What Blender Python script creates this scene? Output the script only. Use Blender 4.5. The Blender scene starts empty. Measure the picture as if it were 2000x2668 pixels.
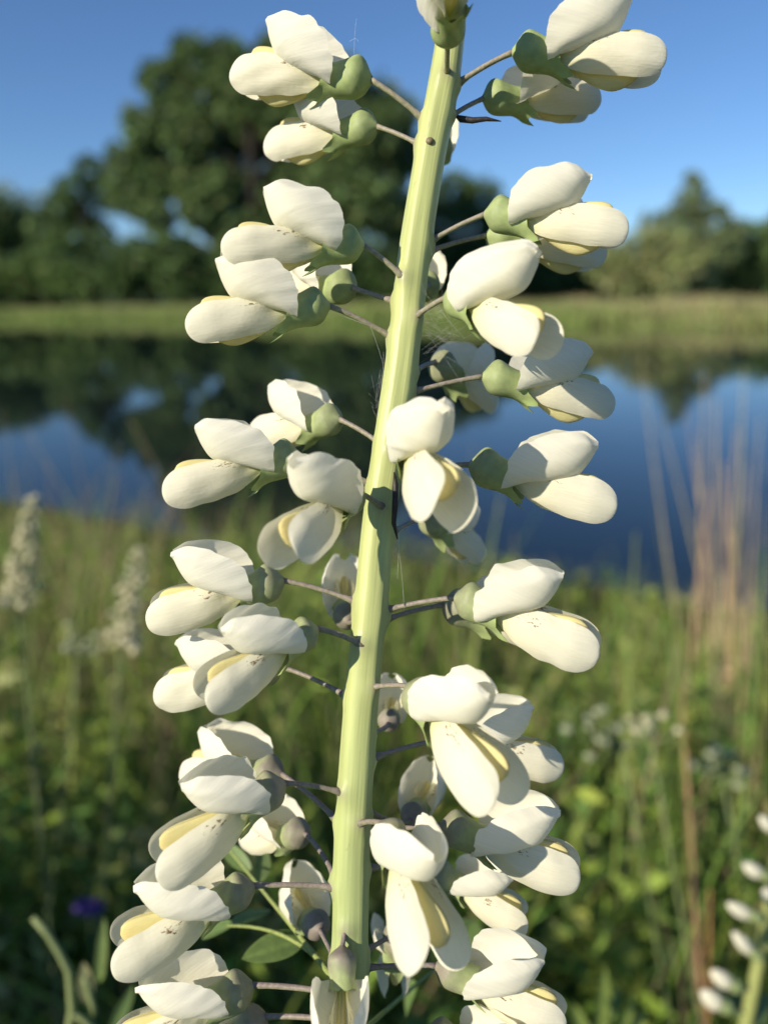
import bpy, math, random
import numpy as np
from mathutils import Vector, Matrix

# ------------------------------------------------------------------ camera, sky, sun, exposure
scene = bpy.context.scene
COL = scene.collection
R = math.radians
FPX = 2015.0                       # focal length in photo pixels (2000 x 2668)
K = 2000.0 / 1658.0                # the pixel grid used for measuring below is 1658 wide
CAM = Vector((0.0, 0.0, 1.15))
PITCH, ROLL = R(15.6), R(-1.2)
D0 = 0.14                          # distance of the flower spike
PX = D0 / FPX                      # one photo pixel at that distance, metres

cam_data = bpy.data.cameras.new('camera')
cam = bpy.data.objects.new('camera', cam_data)
COL.objects.link(cam)
rotm = Matrix.Rotation(math.pi/2 - PITCH, 4, 'X') @ Matrix.Rotation(ROLL, 4, 'Z')
cam.matrix_world = Matrix.Translation(CAM) @ rotm
cam_data.sensor_fit = 'VERTICAL'
cam_data.sensor_height = 36.0
cam_data.lens = FPX / 2668.0 * 36.0
cam_data.clip_start = 0.01
cam_data.clip_end = 3000
cam_data.dof.use_dof = True
cam_data.dof.focus_distance = D0 - 0.002
cam_data.dof.aperture_fstop = cam_data.lens / 3.1
cam_data.dof.aperture_blades = 0
scene.camera = cam
CR = Vector(rotm.col[0][:3]); CU = Vector(rotm.col[1][:3]); CB = Vector(rotm.col[2][:3])

SUN_EL, SUN_AZ = R(27), R(180 + 53)      # azimuth clockwise from +Y: behind the camera, to its left
world = bpy.data.worlds.new('World'); scene.world = world; world.use_nodes = True
nt = world.node_tree
bg = nt.nodes['Background']
sky = nt.nodes.new('ShaderNodeTexSky')
sky.sky_type = 'NISHITA'; sky.sun_disc = False
sky.sun_elevation = SUN_EL; sky.sun_rotation = SUN_AZ
sky.altitude = 1000; sky.air_density = 1.0; sky.dust_density = 0.0; sky.ozone_density = 7.0
nt.links.new(sky.outputs[0], bg.inputs[0])
bg.inputs[1].default_value = 0.094

sd = bpy.data.lights.new('sun', 'SUN'); sd.energy = 4.6; sd.angle = R(0.53); sd.color = (1.0, 0.90, 0.74)
sun = bpy.data.objects.new('sun', sd); COL.objects.link(sun)
SUN_DIR = Vector((math.sin(SUN_AZ)*math.cos(SUN_EL), math.cos(SUN_AZ)*math.cos(SUN_EL), math.sin(SUN_EL)))
sun.rotation_euler = SUN_DIR.to_track_quat('Z', 'Y').to_euler()
sun.location = (-3, -3, 6)

vs = scene.view_settings
vs.view_transform = 'Standard'; vs.look = 'None'; vs.gamma = 1.0; vs.exposure = 0.42; vs.use_curve_mapping = False
scene.render.engine = 'CYCLES'
cy = scene.cycles
cy.use_denoising = True
cy.max_bounces = 6; cy.transparent_max_bounces = 8; cy.diffuse_bounces = 3; cy.glossy_bounces = 3
cy.transmission_bounces = 4
cy.caustics_reflective = False; cy.caustics_refractive = False
cy.sample_clamp_indirect = 4.0

# ------------------------------------------------------------------ helpers
rng = random.Random(11)
nrg = np.random.default_rng(5)

def at(x, y, depth):
    """world point seen at measuring-grid pixel (x, y) at that depth along the view axis"""
    X, Y = x*K, y*K
    return CAM + depth * (CR*((X-1000)/FPX) - CU*((Y-1334)/FPX) - CB)

def tag(o, label=None, cat=None, group=None, kind=None):
    if label: o['label'] = label
    if cat: o['category'] = cat
    if group: o['group'] = group
    if kind: o['kind'] = kind
    return o

def empty(name, loc, parent=None, mat=None):
    o = bpy.data.objects.new(name, None); COL.objects.link(o)
    o.empty_display_size = 0.01
    if parent: o.parent = parent
    if mat is not None: o.matrix_local = mat
    else: o.location = loc
    return o

def mesh_obj(name, verts, faces, mat, parent=None, cols=None, uvs=None, smooth=True):
    me = bpy.data.meshes.new(name)
    me.from_pydata([tuple(v) for v in verts], [], faces)
    if cols is not None:
        a = me.color_attributes.new('Col', 'FLOAT_COLOR', 'POINT')
        a.data.foreach_set('color', np.asarray(cols, dtype=np.float32).ravel())
    if uvs is not None:
        a = me.attributes.new('puv', 'FLOAT_VECTOR', 'POINT')
        a.data.foreach_set('vector', np.asarray(uvs, dtype=np.float32).ravel())
    if smooth:
        me.polygons.foreach_set('use_smooth', [True]*len(me.polygons))
    me.materials.append(mat)
    o = bpy.data.objects.new(name, me); COL.objects.link(o)
    if parent: o.parent = parent
    return o

def np_mesh(name, V, F, mat, C=None, parent=None, smooth=False):
    """V (n,3), F (m,k) numpy arrays"""
    me = bpy.data.meshes.new(name)
    n, (m, k) = len(V), F.shape
    me.vertices.add(n); me.vertices.foreach_set('co', np.asarray(V, dtype=np.float32).ravel())
    me.loops.add(m*k); me.loops.foreach_set('vertex_index', F.astype(np.int32).ravel())
    me.polygons.add(m); me.polygons.foreach_set('loop_start', np.arange(0, m*k, k, dtype=np.int32))
    if smooth: me.polygons.foreach_set('use_smooth', np.ones(m, dtype=bool))
    me.update(calc_edges=True)
    if C is not None:
        a = me.color_attributes.new('Col', 'FLOAT_COLOR', 'POINT')
        a.data.foreach_set('color', np.asarray(C, dtype=np.float32).ravel())
    me.materials.append(mat)
    o = bpy.data.objects.new(name, me); COL.objects.link(o)
    if parent: o.parent = parent
    return o

def curve(keys, t):
    """Catmull-Rom through (t, value...) keys"""
    n = len(keys)
    if t <= keys[0][0]: return np.array(keys[0][1:], float)
    if t >= keys[-1][0]: return np.array(keys[-1][1:], float)
    for i in range(n-1):
        if keys[i][0] <= t <= keys[i+1][0]: break
    p1 = np.array(keys[i][1:], float); p2 = np.array(keys[i+1][1:], float)
    t1, t2 = keys[i][0], keys[i+1][0]; h = t2-t1
    m1 = (p2 - np.array(keys[i-1][1:], float))/(t2-keys[i-1][0]) if i > 0 else (p2-p1)/h
    m2 = (np.array(keys[i+2][1:], float) - p1)/(keys[i+2][0]-t1) if i+2 < n else (p2-p1)/h
    u = (t-t1)/h
    return (2*u**3-3*u*u+1)*p1 + (u**3-2*u*u+u)*h*m1 + (-2*u**3+3*u*u)*p2 + (u**3-u*u)*h*m2

def grid_faces(nu, nv, wrap=False, off=0):
    F = []
    for i in range(nu-1):
        for j in range(nv if wrap else nv-1):
            j2 = (j+1) % nv
            F.append((off+i*nv+j, off+i*nv+j2, off+(i+1)*nv+j2, off+(i+1)*nv+j))
    return F

def tube(points, radii, seg=10, cap=True):
    P = [Vector(p) for p in points]; V = []; n = len(P)
    ref = None
    for i, p in enumerate(P):
        t = (P[min(i+1, n-1)] - P[max(i-1, 0)]).normalized()
        if ref is None:
            ref = t.orthogonal().normalized()
        a = (ref - t*ref.dot(t)).normalized(); ref = a; b = t.cross(a)
        for j in range(seg):
            th = 2*math.pi*j/seg
            V.append(p + (a*math.cos(th) + b*math.sin(th))*radii[i])
    F = grid_faces(n, seg, True)
    if cap:
        F.append(tuple(range(seg-1, -1, -1))); F.append(tuple(range((n-1)*seg, n*seg)))
    return V, F

def join(parts):
    V, F, C = [], [], []
    for v, f, c in parts:
        o = len(V); V += list(v); F += [tuple(i+o for i in q) for q in f]; C += list(c)
    return V, F, C

def bez(a, b, c, n):
    return [a*(1-t)**2 + b*(2*t*(1-t)) + c*t*t for t in [i/(n-1) for i in range(n)]]

# ------------------------------------------------------------------ materials
def mat_new(name):
    m = bpy.data.materials.new(name); m.use_nodes = True
    t = m.node_tree; p = t.nodes['Principled BSDF']
    return m, t, p, t.nodes['Material Output']

def leaf_material(name, rough=0.55, trans=0.25, spec=0.3, noise=None, bump=0.0, sheen=0.0, tint=(1.0, 1.0, 1.0)):
    """vertex colour x procedural mottling, with some light passing through the sheet"""
    m, t, p, out = mat_new(name)
    at_ = t.nodes.new('ShaderNodeVertexColor'); at_.layer_name = 'Col'
    col = at_.outputs['Color']
    if noise:
        tc = t.nodes.new('ShaderNodeTexCoord')
        nz = t.nodes.new('ShaderNodeTexNoise'); nz.inputs['Scale'].default_value = noise[0]; nz.inputs['Detail'].default_value = 5
        t.links.new(tc.outputs['Object'], nz.inputs['Vector'])
        mr = t.nodes.new('ShaderNodeMapRange')
        mr.inputs['From Min'].default_value = 0.3; mr.inputs['From Max'].default_value = 0.7
        mr.inputs['To Min'].default_value = 1-noise[1]; mr.inputs['To Max'].default_value = 1+noise[1]
        t.links.new(nz.outputs['Fac'], mr.inputs['Value'])
        mx = t.nodes.new('ShaderNodeVectorMath'); mx.operation = 'SCALE'
        t.links.new(col, mx.inputs[0]); t.links.new(mr.outputs[0], mx.inputs['Scale'])
        col = mx.outputs[0]
        if bump:
            bp = t.nodes.new('ShaderNodeBump'); bp.inputs['Strength'].default_value = bump
            bp.inputs['Distance'].default_value = 0.0004
            t.links.new(nz.outputs['Fac'], bp.inputs['Height']); t.links.new(bp.outputs[0], p.inputs['Normal'])
    t.links.new(col, p.inputs['Base Color'])
    p.inputs['Roughness'].default_value = rough
    p.inputs['Specular IOR Level'].default_value = spec
    if trans > 0:
        tr = t.nodes.new('ShaderNodeBsdfTranslucent'); t.links.new(col, tr.inputs['Color'])
        ms = t.nodes.new('ShaderNodeMixShader'); ms.inputs[0].default_value = trans
        t.links.new(p.outputs[0], ms.inputs[1]); t.links.new(tr.outputs[0], ms.inputs[2])
        t.links.new(ms.outputs[0], out.inputs['Surface'])
    return m

def petal_material():
    m, t, p, out = mat_new('petal')
    N, L = t.nodes, t.links
    vc = N.new('ShaderNodeVertexColor'); vc.layer_name = 'Col'
    uv = N.new('ShaderNodeAttribute'); uv.attribute_name = 'puv'
    oi = N.new('ShaderNodeObjectInfo')
    off = N.new('ShaderNodeVectorMath'); off.operation = 'MULTIPLY_ADD'
    cmb = N.new('ShaderNodeCombineXYZ'); L.new(oi.outputs['Random'], cmb.inputs[0]); L.new(oi.outputs['Random'], cmb.inputs[2])
    off.inputs[1].default_value = (500, 0, 900)
    L.new(cmb.outputs[0], off.inputs[0]); L.new(uv.outputs['Vector'], off.inputs[2])
    # brown insect scratches: streaks along the petal where alpha allows
    mp = N.new('ShaderNodeMapping'); mp.inputs['Scale'].default_value = (0.055, 0.16, 0.16)
    L.new(off.outputs[0], mp.inputs['Vector'])
    n1 = N.new('ShaderNodeTexNoise'); n1.inputs['Scale'].default_value = 1.0; n1.inputs['Detail'].default_value = 4; n1.inputs['Roughness'].default_value = 0.7
    L.new(mp.outputs[0], n1.inputs['Vector'])
    th = N.new('ShaderNodeMath'); th.operation = 'MULTIPLY_ADD'; th.inputs[1].default_value = 0.42
    L.new(vc.outputs['Alpha'], th.inputs[0]); L.new(n1.outputs['Fac'], th.inputs[2])
    rp = N.new('ShaderNodeMapRange'); rp.inputs['From Min'].default_value = 0.965; rp.inputs['From Max'].default_value = 1.01
    rp.clamp = True
    L.new(th.outputs[0], rp.inputs['Value'])
    # fine veins running out towards the rim
    mv = N.new('ShaderNodeMapping'); mv.inputs['Scale'].default_value = (0.02, 0.22, 0.02)
    L.new(off.outputs[0], mv.inputs['Vector'])
    n2 = N.new('ShaderNodeTexNoise'); n2.inputs['Scale'].default_value = 1.0; n2.inputs['Detail'].default_value = 3
    L.new(mv.outputs[0], n2.inputs['Vector'])
    vr = N.new('ShaderNodeMapRange'); vr.inputs['From Min'].default_value = 0.3; vr.inputs['From Max'].default_value = 0.7
    vr.inputs['To Min'].default_value = 0.965; vr.inputs['To Max'].default_value = 1.03
    L.new(n2.outputs['Fac'], vr.inputs['Value'])
    sc = N.new('ShaderNodeVectorMath'); sc.operation = 'SCALE'; L.new(vc.outputs['Color'], sc.inputs[0]); L.new(vr.outputs[0], sc.inputs['Scale'])
    mx = N.new('ShaderNodeMix'); mx.data_type = 'RGBA'
    L.new(rp.outputs[0], mx.inputs['Factor']); L.new(sc.outputs[0], mx.inputs['A']); mx.inputs['B'].default_value = (0.20, 0.11, 0.05, 1)
    L.new(mx.outputs['Result'], p.inputs['Base Color'])
    p.inputs['Roughness'].default_value = 0.68; p.inputs['Specular IOR Level'].default_value = 0.16
    p.inputs['Sheen Weight'].default_value = 0.08
    n3 = N.new('ShaderNodeTexNoise'); n3.inputs['Scale'].default_value = 0.09; n3.inputs['Detail'].default_value = 4
    L.new(off.outputs[0], n3.inputs['Vector'])
    ad = N.new('ShaderNodeMath'); ad.operation = 'ADD'; L.new(n2.outputs['Fac'], ad.inputs[0]); L.new(n3.outputs['Fac'], ad.inputs[1])
    bp = N.new('ShaderNodeBump'); bp.inputs['Strength'].default_value = 0.28; bp.inputs['Distance'].default_value = 0.0002
    L.new(ad.outputs[0], bp.inputs['Height']); L.new(bp.outputs[0], p.inputs['Normal'])
    tr = N.new('ShaderNodeBsdfTranslucent'); L.new(mx.outputs['Result'], tr.inputs['Color'])
    ms = N.new('ShaderNodeMixShader'); ms.inputs[0].default_value = 0.34
    L.new(p.outputs[0], ms.inputs[1]); L.new(tr.outputs[0], ms.inputs[2]); L.new(ms.outputs[0], out.inputs['Surface'])
    return m

def stem_material():
    m, t, p, out = mat_new('stem_skin')
    N, L = t.nodes, t.links
    vc = N.new('ShaderNodeVertexColor'); vc.layer_name = 'Col'
    uv = N.new('ShaderNodeAttribute'); uv.attribute_name = 'puv'
    mp = N.new('ShaderNodeMapping'); mp.inputs['Scale'].default_value = (6, 6, 0.006)
    L.new(uv.outputs['Vector'], mp.inputs['Vector'])
    nz = N.new('ShaderNodeTexNoise'); nz.inputs['Scale'].default_value = 1; nz.inputs['Detail'].default_value = 4
    L.new(mp.outputs[0], nz.inputs['Vector'])
    mr = N.new('ShaderNodeMapRange'); mr.inputs['From Min'].default_value = 0.25; mr.inputs['From Max'].default_value = 0.75
    mr.inputs['To Min'].default_value = 0.9; mr.inputs['To Max'].default_value = 1.08
    L.new(nz.outputs['Fac'], mr.inputs['Value'])
    sc = N.new('ShaderNodeVectorMath'); sc.operation = 'SCALE'; L.new(vc.outputs['Color'], sc.inputs[0]); L.new(mr.outputs[0], sc.inputs['Scale'])
    # small blemishes
    n2 = N.new('ShaderNodeTexNoise'); n2.inputs['Scale'].default_value = 1; n2.inputs['Detail'].default_value = 6
    m2 = N.new('ShaderNodeMapping'); m2.inputs['Scale'].default_value = (4, 4, 0.03); L.new(uv.outputs['Vector'], m2.inputs['Vector']); L.new(m2.outputs[0], n2.inputs['Vector'])
    r2 = N.new('ShaderNodeMapRange'); r2.inputs['From Min'].default_value = 0.66; r2.inputs['From Max'].default_value = 0.72
    r2.inputs['To Max'].default_value = 0.45
    L.new(n2.outputs['Fac'], r2.inputs['Value'])
    mx = N.new('ShaderNodeMix'); mx.data_type = 'RGBA'; L.new(r2.outputs[0], mx.inputs['Factor'])
    L.new(sc.outputs[0], mx.inputs['A']); mx.inputs['B'].default_value = (0.30, 0.30, 0.13, 1)
    L.new(mx.outputs['Result'], p.inputs['Base Color'])
    p.inputs['Roughness'].default_value = 0.42; p.inputs['Specular IOR Level'].default_value = 0.35
    p.inputs['Subsurface Weight'].default_value = 0.05; p.inputs['Subsurface Radius'].default_value = (0.0009, 0.0010, 0.0003)
    p.inputs['Subsurface Scale'].default_value = 1.0
    bp = N.new('ShaderNodeBump'); bp.inputs['Strength'].default_value = 0.25; bp.inputs['Distance'].default_value = 0.0003
    L.new(nz.outputs['Fac'], bp.inputs['Height']); L.new(bp.outputs[0], p.inputs['Normal'])
    return m

M_PETAL = petal_material()
M_STEM = stem_material()
M_CALYX = leaf_material('calyx_skin', 0.55, 0.06, 0.3, (700, 0.13), 0.12)
M_PED = leaf_material('flower_stalk_skin', 0.5, 0.0, 0.35, (1500, 0.25), 0.3)
M_LEAF = leaf_material('leaf_blade', 0.5, 0.30, 0.35, (700, 0.15))
M_HERB = leaf_material('meadow_leaf', 0.55, 0.28, 0.3)
M_TREE = leaf_material('tree_leaf', 0.6, 0.25, 0.15)
M_DRY = leaf_material('dry_straw', 0.7, 0.1, 0.15, (60, 0.25))
M_WOOD = leaf_material('bark', 0.9, 0.0, 0.1, (6, 0.4))

def ground_material():
    m, t, p, out = mat_new('soil_and_turf')
    N, L = t.nodes, t.links
    tc = N.new('ShaderNodeTexCoord')
    nz = N.new('ShaderNodeTexNoise'); nz.inputs['Scale'].default_value = 1.3; nz.inputs['Detail'].default_value = 8
    L.new(tc.outputs['Object'], nz.inputs['Vector'])
    rp = N.new('ShaderNodeValToRGB')
    rp.color_ramp.elements[0].position = 0.35; rp.color_ramp.elements[0].color = (0.020, 0.022, 0.010, 1)
    rp.color_ramp.elements[1].position = 0.68; rp.color_ramp.elements[1].color = (0.075, 0.085, 0.030, 1)
    L.new(nz.outputs['Fac'], rp.inputs[0]); L.new(rp.outputs[0], p.inputs['Base Color'])
    p.inputs['Roughness'].default_value = 0.95; p.inputs['Specular IOR Level'].default_value = 0.1
    return m

def water_material():
    m, t, p, out = mat_new('pond_surface')
    N, L = t.nodes, t.links
    p.inputs['Base Color'].default_value = (0.006, 0.012, 0.014, 1)
    p.inputs['Roughness'].default_value = 0.03
    p.inputs['IOR'].default_value = 1.33
    p.inputs['Specular IOR Level'].default_value = 0.5
    tc = N.new('ShaderNodeTexCoord')
    mp = N.new('ShaderNodeMapping'); mp.inputs['Scale'].default_value = (0.8, 2.2, 1.0)
    L.new(tc.outputs['Object'], mp.inputs['Vector'])
    nz = N.new('ShaderNodeTexNoise'); nz.inputs['Scale'].default_value = 1.6; nz.inputs['Detail'].default_value = 2
    L.new(mp.outputs[0], nz.inputs['Vector'])
    bp = N.new('ShaderNodeBump'); bp.inputs['Strength'].default_value = 0.05; bp.inputs['Distance'].default_value = 0.015
    L.new(nz.outputs['Fac'], bp.inputs['Height']); L.new(bp.outputs[0], p.inputs['Normal'])
    return m

# ------------------------------------------------------------------ setting: ground, water
WATER_Z = -0.10
def near_shore(x): return max(2.6, 3.9 - 0.30*max(-4, min(0, x)) - 0.8*max(0, min(4, x)) + 0.18*math.sin(1.7*x+0.6))
def far_shore(x): return 36.5 - 0.85*max(-28, min(20, x)) + 0.9*math.sin(0.35*x) + 0.5*math.sin(1.1*x+1)
def sm(a, b, x):
    t = max(0.0, min(1.0, (x-a)/(b-a))); return t*t*(3-2*t)
def ground_z(x, y):
    ns, fs = near_shore(x), far_shore(x)
    if y < (ns+fs)/2:
        z = 0.12 - (0.12-WATER_Z)*max(0.0, min(1.0, (y-0.4)/(ns-0.4)))
        if y > ns: z = WATER_Z - 0.8*sm(ns, ns+3, y)
    else:
        z = WATER_Z - 0.8*sm(fs, fs-3, y) if y < fs else WATER_Z + 0.45*sm(fs, fs+3.0, y)
    if abs(x) > 30: z = z*(1-sm(30, 60, abs(x))) + 0.4*sm(30, 60, abs(x))
    return z + 0.03*math.sin(2.1*x+1.3*y)*min(1, abs(y)/3)

def build_ground():
    ys = [-400, -100, -30, -10, -4, -2, -1, 0] + [0.4*i for i in range(1, 16)] + [6.5, 7.5, 9] + list(np.arange(10, 76, 1.0)) + [85, 80, 120, 200, 400, 900, 2000]
    xs = [-2000, -600, -200, -100, -60, -45] + list(np.arange(-36, -6, 1.5)) + list(np.arange(-6, 6, 0.5)) + list(np.arange(6, 36.1, 1.5)) + [45, 60, 100, 200, 600, 2000]
    V = [(x, y, ground_z(x, y)) for y in ys for x in xs]
    F = [(i*len(xs)+j, i*len(xs)+j+1, (i+1)*len(xs)+j+1, (i+1)*len(xs)+j) for i in range(len(ys)-1) for j in range(len(xs)-1)]
    tag(mesh_obj('ground', V, F, ground_material()), kind='structure')
    V = [(-58, 2, WATER_Z), (58, 2, WATER_Z), (58, 60, WATER_Z), (-58, 48, WATER_Z)]
    # the sheet of water ends inside the banks
    xs = np.arange(-58, 58.1, 2.0); V = []; 
    for x in xs:
        V.append((x, near_shore(x)-0.3, WATER_Z+0.004)); V.append((x, far_shore(x)+0.5, WATER_Z+0.004))
    F = [(2*i, 2*i+2, 2*i+3, 2*i+1) for i in range(len(xs)-1)]
    tag(mesh_obj('pond_water', V, F, water_material(), smooth=False), kind='structure')
build_ground()

# ------------------------------------------------------------------ foliage builders (numpy)
def unit(v): return v/np.maximum(np.linalg.norm(v, axis=-1, keepdims=True), 1e-9)

def leaf_quads(P, D, L, W, C, fold=0.15):
    """P base points, D unit directions, L lengths, W widths, C colours -> diamond leaves, folded along the rib"""
    n = len(P)
    r = unit(nrg.normal(size=(n, 3)))
    S = unit(np.cross(D, r)); Nn = np.cross(S, D)
    mid = P + D*(L*0.45)[:, None]
    a = mid + S*(W*0.5)[:, None] + Nn*(W*fold)[:, None]
    b = mid - S*(W*0.5)[:, None] + Nn*(W*fold)[:, None]
    tip = P + D*L[:, None] - Nn*(L*0.08)[:, None]
    V = np.stack([P, a, tip, b], 1).reshape(-1, 3)
    F = np.arange(4*n).reshape(n, 4)
    C4 = np.concatenate([C, np.ones((n, 1))], 1)
    return V, F, np.repeat(C4, 4, 0)

def blade_quads(P, D, L, W, C, bend=0.3, tipcol=None):
    """three-quad grass blades, bending over"""
    n = len(P)
    side = unit(np.cross(D, np.array([0, 0, 1.0]) + nrg.normal(size=(n, 3))*0.6))
    bdir = unit(np.cross(side, D))*np.sign(nrg.normal(size=(n, 1)))
    V, Cc = [], []
    for k, t in enumerate((0, 0.4, 0.75, 1.0)):
        c = P + D*(L*t)[:, None] + bdir*(L*bend*t*t)[:, None]
        w = (W*0.5*(1.0, 0.85, 0.5, 0.06)[k])[:, None]
        V += [c - side*w, c + side*w]
        cc = C if tipcol is None else C*(1-t) + tipcol*t
        Cc += [cc, cc]
    V = np.stack(V, 1).reshape(-1, 3)
    Cc = np.stack(Cc, 1).reshape(-1, 3)
    base = (np.arange(n)*8)[:, None, None]
    q = np.array([[0, 1, 3, 2], [2, 3, 5, 4], [4, 5, 7, 6]])[None]
    F = (base+q).reshape(-1, 4)
    return V, F, np.concatenate([Cc, np.ones((len(Cc), 1))], 1)

def stack(parts):
    V, F, C = [], [], []; o = 0
    for v, f, c in parts:
        V.append(v); F.append(f+o); C.append(c); o += len(v)
    return np.concatenate(V), np.concatenate(F), np.concatenate(C)

def vcols(base, n, var=0.25, hue=0.12):
    base = np.array(base)[None]
    k = np.exp(nrg.normal(size=(n, 1))*var)
    return np.clip(base*k*(1+nrg.normal(size=(n, 3))*hue), 0.003, 0.95)

# ------------------------------------------------------------------ trees on the far side
def tree(name, label, depth, clumps, trunk_x, base_y, color, dens=1.0, leaf=0.34, droop=0.3, cat='tree', group=None, trunk_r=0.25, spread=0.5):
    """clumps: (x, y, r) in measuring pixels at that depth"""
    depth *= 1.55; leaf *= 1.62
    c0 = at(trunk_x, base_y, depth); c0.z = ground_z(c0.x, c0.y) - 0.05
    root = empty(name, c0); tag(root, label, cat, group)
    parts, V, F, C = [], None, None, None
    cents = []
    for (x, y, r) in clumps:
        c = at(x, y, depth)
        rm = r*K/FPX*depth*1.16
        c.y += rng.uniform(-spread, spread)*rm*1.8
        c = c - c0
        cents.append((c, rm))
        n = int(430*dens*rm*rm/(leaf/0.34)**2) + 60
        d = unit(nrg.normal(size=(n, 3)))
        rad = rm*np.power(nrg.uniform(0.15, 1, n), 0.4)*(1+0.18*np.sin(d[:, 0]*7+x)*np.sin(d[:, 2]*6+y))
        P = np.array(c)[None] + d*rad[:, None]*np.array([1.0, 1.0, 0.92])[None]
        D = unit(d*0.8 + nrg.normal(size=(n, 3))*0.8 + np.array([0, 0, -droop])[None])
        L_ = nrg.uniform(0.7, 1.4, n)*leaf; W_ = L_*nrg.uniform(0.45, 0.75, n)
        parts.append(leaf_quads(P, D, L_, W_, vcols(np.array(color)*2.1, n, 0.3, 0.10)))
    V, F, C = stack(parts)
    np_mesh('crown', V, F, M_TREE, C, root)
    # trunk with limbs reaching into the clumps
    segs = []
    ctr = sum((c for c, _ in cents), Vector())/len(cents)
    top = max(c.z for c, _ in cents)
    pts = bez(Vector((0, 0, 0)), Vector((ctr.x*0.1, 0, top*0.35)), Vector((ctr.x*0.6, ctr.y*0.5, top*0.75)), 9)
    v, f = tube(pts, [trunk_r*(1.25-0.11*i) for i in range(9)], 9)
    segs.append((v, f, [(0.035, 0.03, 0.024, 1)]*len(v)))
    for i, (c, rm) in enumerate(cents):
        if i % 2: continue
        k = min(7, max(2, int(c.z/top*7)))
        a = pts[k-1]
        b = a.lerp(c, 0.5) + Vector((0, 0, 0.12*rm))
        v, f = tube(bez(a, b, c, 5), [trunk_r*s for s in (0.42, 0.34, 0.26, 0.17, 0.07)], 6)
        segs.append((v, f, [(0.035, 0.03, 0.024, 1)]*len(v)))
    v, f, c = join(segs)
    mesh_obj('trunk', v, f, M_WOOD, root, c)
    return root

DG = (0.048, 0.078, 0.026)
tree('willow_tree', 'huge dark green rounded tree towering over the far bank, tallest of all', 45,
     [(350,180,40),(420,130,48),(480,112,36),(520,170,58),(590,125,42),(650,160,50),(720,180,50),(440,220,58),(360,255,46),
      (283,252,20),(310,300,30),(600,250,62),(700,270,66),(800,225,55),(862,245,38),(795,305,58),(470,330,48),(375,340,44),
      (330,390,40),(650,370,66),(740,395,66),(480,410,40),(600,440,55),(440,460,38),(345,470,30),(700,480,66),(790,440,60),(560,480,46),(500,500,46),(545,280,50),(545,410,42),(640,310,60),(820,380,55),(880,330,42),(410,400,40),(850,470,50),(255,335,28),(300,345,36),(255,390,30),(300,440,30),(640,230,60),(540,230,60),(750,330,60),(420,300,46)],
     560, 640, (0.060, 0.090, 0.032), 1.35, 0.36, 0.7, trunk_r=0.6)
tree('poplar_tree', 'loose dark tree with sky gaps beside the tallest tree\'s left flank', 50,
     [(190,365,28),(160,415,34),(222,420,30),(260,432,26),(165,470,30),(200,505,34),(150,535,38),(225,545,36),(130,450,36),(105,495,36),(125,550,36)],
     200, 640, (0.050, 0.080, 0.028), 0.9, 0.36, 0.4, trunk_r=0.25)
tree('shrub', 'dark rounded shrub mass at the foot of the tallest tree', 41,
     [(300,560,44),(380,555,46),(340,600,40),(440,590,50),(270,600,40),(400,620,36),(490,600,44)], 380, 650, DG, 1.1, 0.32, 0.2, cat='shrub', trunk_r=0.15)
tree('shrub', 'broad dark shrub below the tallest tree, behind the flower stem', 41,
     [(560,580,48),(640,590,52),(720,600,50),(800,590,52),(680,560,46),(760,560,46),(600,620,36),(840,620,40)], 700, 650, DG, 1.1, 0.32, 0.2, cat='shrub', trunk_r=0.15)
tree('shrub', 'low mid green shrub at the left end of the far bank', 44,
     [(60,590,42),(110,600,36),(160,600,34),(20,610,36),(200,615,30),(-40,600,45)], 100, 655, (0.065,0.10,0.032), 1.0, 0.32, 0.2, cat='shrub', trunk_r=0.15)
tree('ash_tree', 'dark tree at the left edge of the treeline', 56,
     [(10,480,46),(62,500,42),(-40,480,60),(100,550,34),(30,550,44),(-60,560,60)], 20, 645, (0.052,0.085,0.03), 1.0, 0.38, 0.3, trunk_r=0.3)
tree('birch_tree', 'pale thin distant tree top hazy against the sky at left', 100,
     [(20,425,30),(75,440,30),(50,470,36),(110,470,26),(-30,430,36)], 55, 640, (0.10,0.13,0.08), 0.25, 0.5, 0.3, trunk_r=0.3)
tree('oak_tree', 'dark tree standing right behind the flower stem', 58,
     [(905,470,44),(980,425,42),(1040,432,46),(1000,500,56),(1090,500,50),(920,540,52),(1060,570,54),(960,590,50)], 990, 642, DG, 1.0, 0.38, 0.3, trunk_r=0.35)
tree('oak_tree', 'dark lower tree between the stem and the olive bush', 58,
     [(1150,520,46),(1215,530,46),(1280,540,44),(1180,580,50),(1250,590,48),(1310,590,40),(1130,600,44)], 1210, 638, DG, 1.0, 0.38, 0.3, trunk_r=0.3)
tree('olive_bush', 'olive green loose bush on the far bank below the slender tree', 37,
     [(1325,570,40),(1380,545,42),(1360,600,38),(1430,530,40),(1470,565,42),(1430,600,38),(1525,590,32)], 1420, 640, (0.13,0.145,0.06), 0.75, 0.30, 0.2, cat='bush', trunk_r=0.12)
tree('slender_tree', 'slender pointed tree rising alone above the treeline at right', 50,
     [(1497,388,15),(1492,415,22),(1478,445,28),(1515,452,30),(1450,478,30),(1535,485,32),(1490,490,38),(1560,452,12),(1410,490,26),(1575,500,24),(1460,530,40),(1540,540,40)],
     1497, 636, (0.085,0.11,0.05), 0.55, 0.30, 0.1, trunk_r=0.2, spread=0.4)
tree('maple_tree', 'dense dark tree at the right edge of the treeline', 52,
     [(1620,515,36),(1665,520,46),(1600,560,42),(1650,590,44),(1720,540,60),(1590,600,36),(1760,600,50)], 1650, 636, (0.05,0.08,0.028), 1.0, 0.36, 0.3, trunk_r=0.3)
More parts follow.
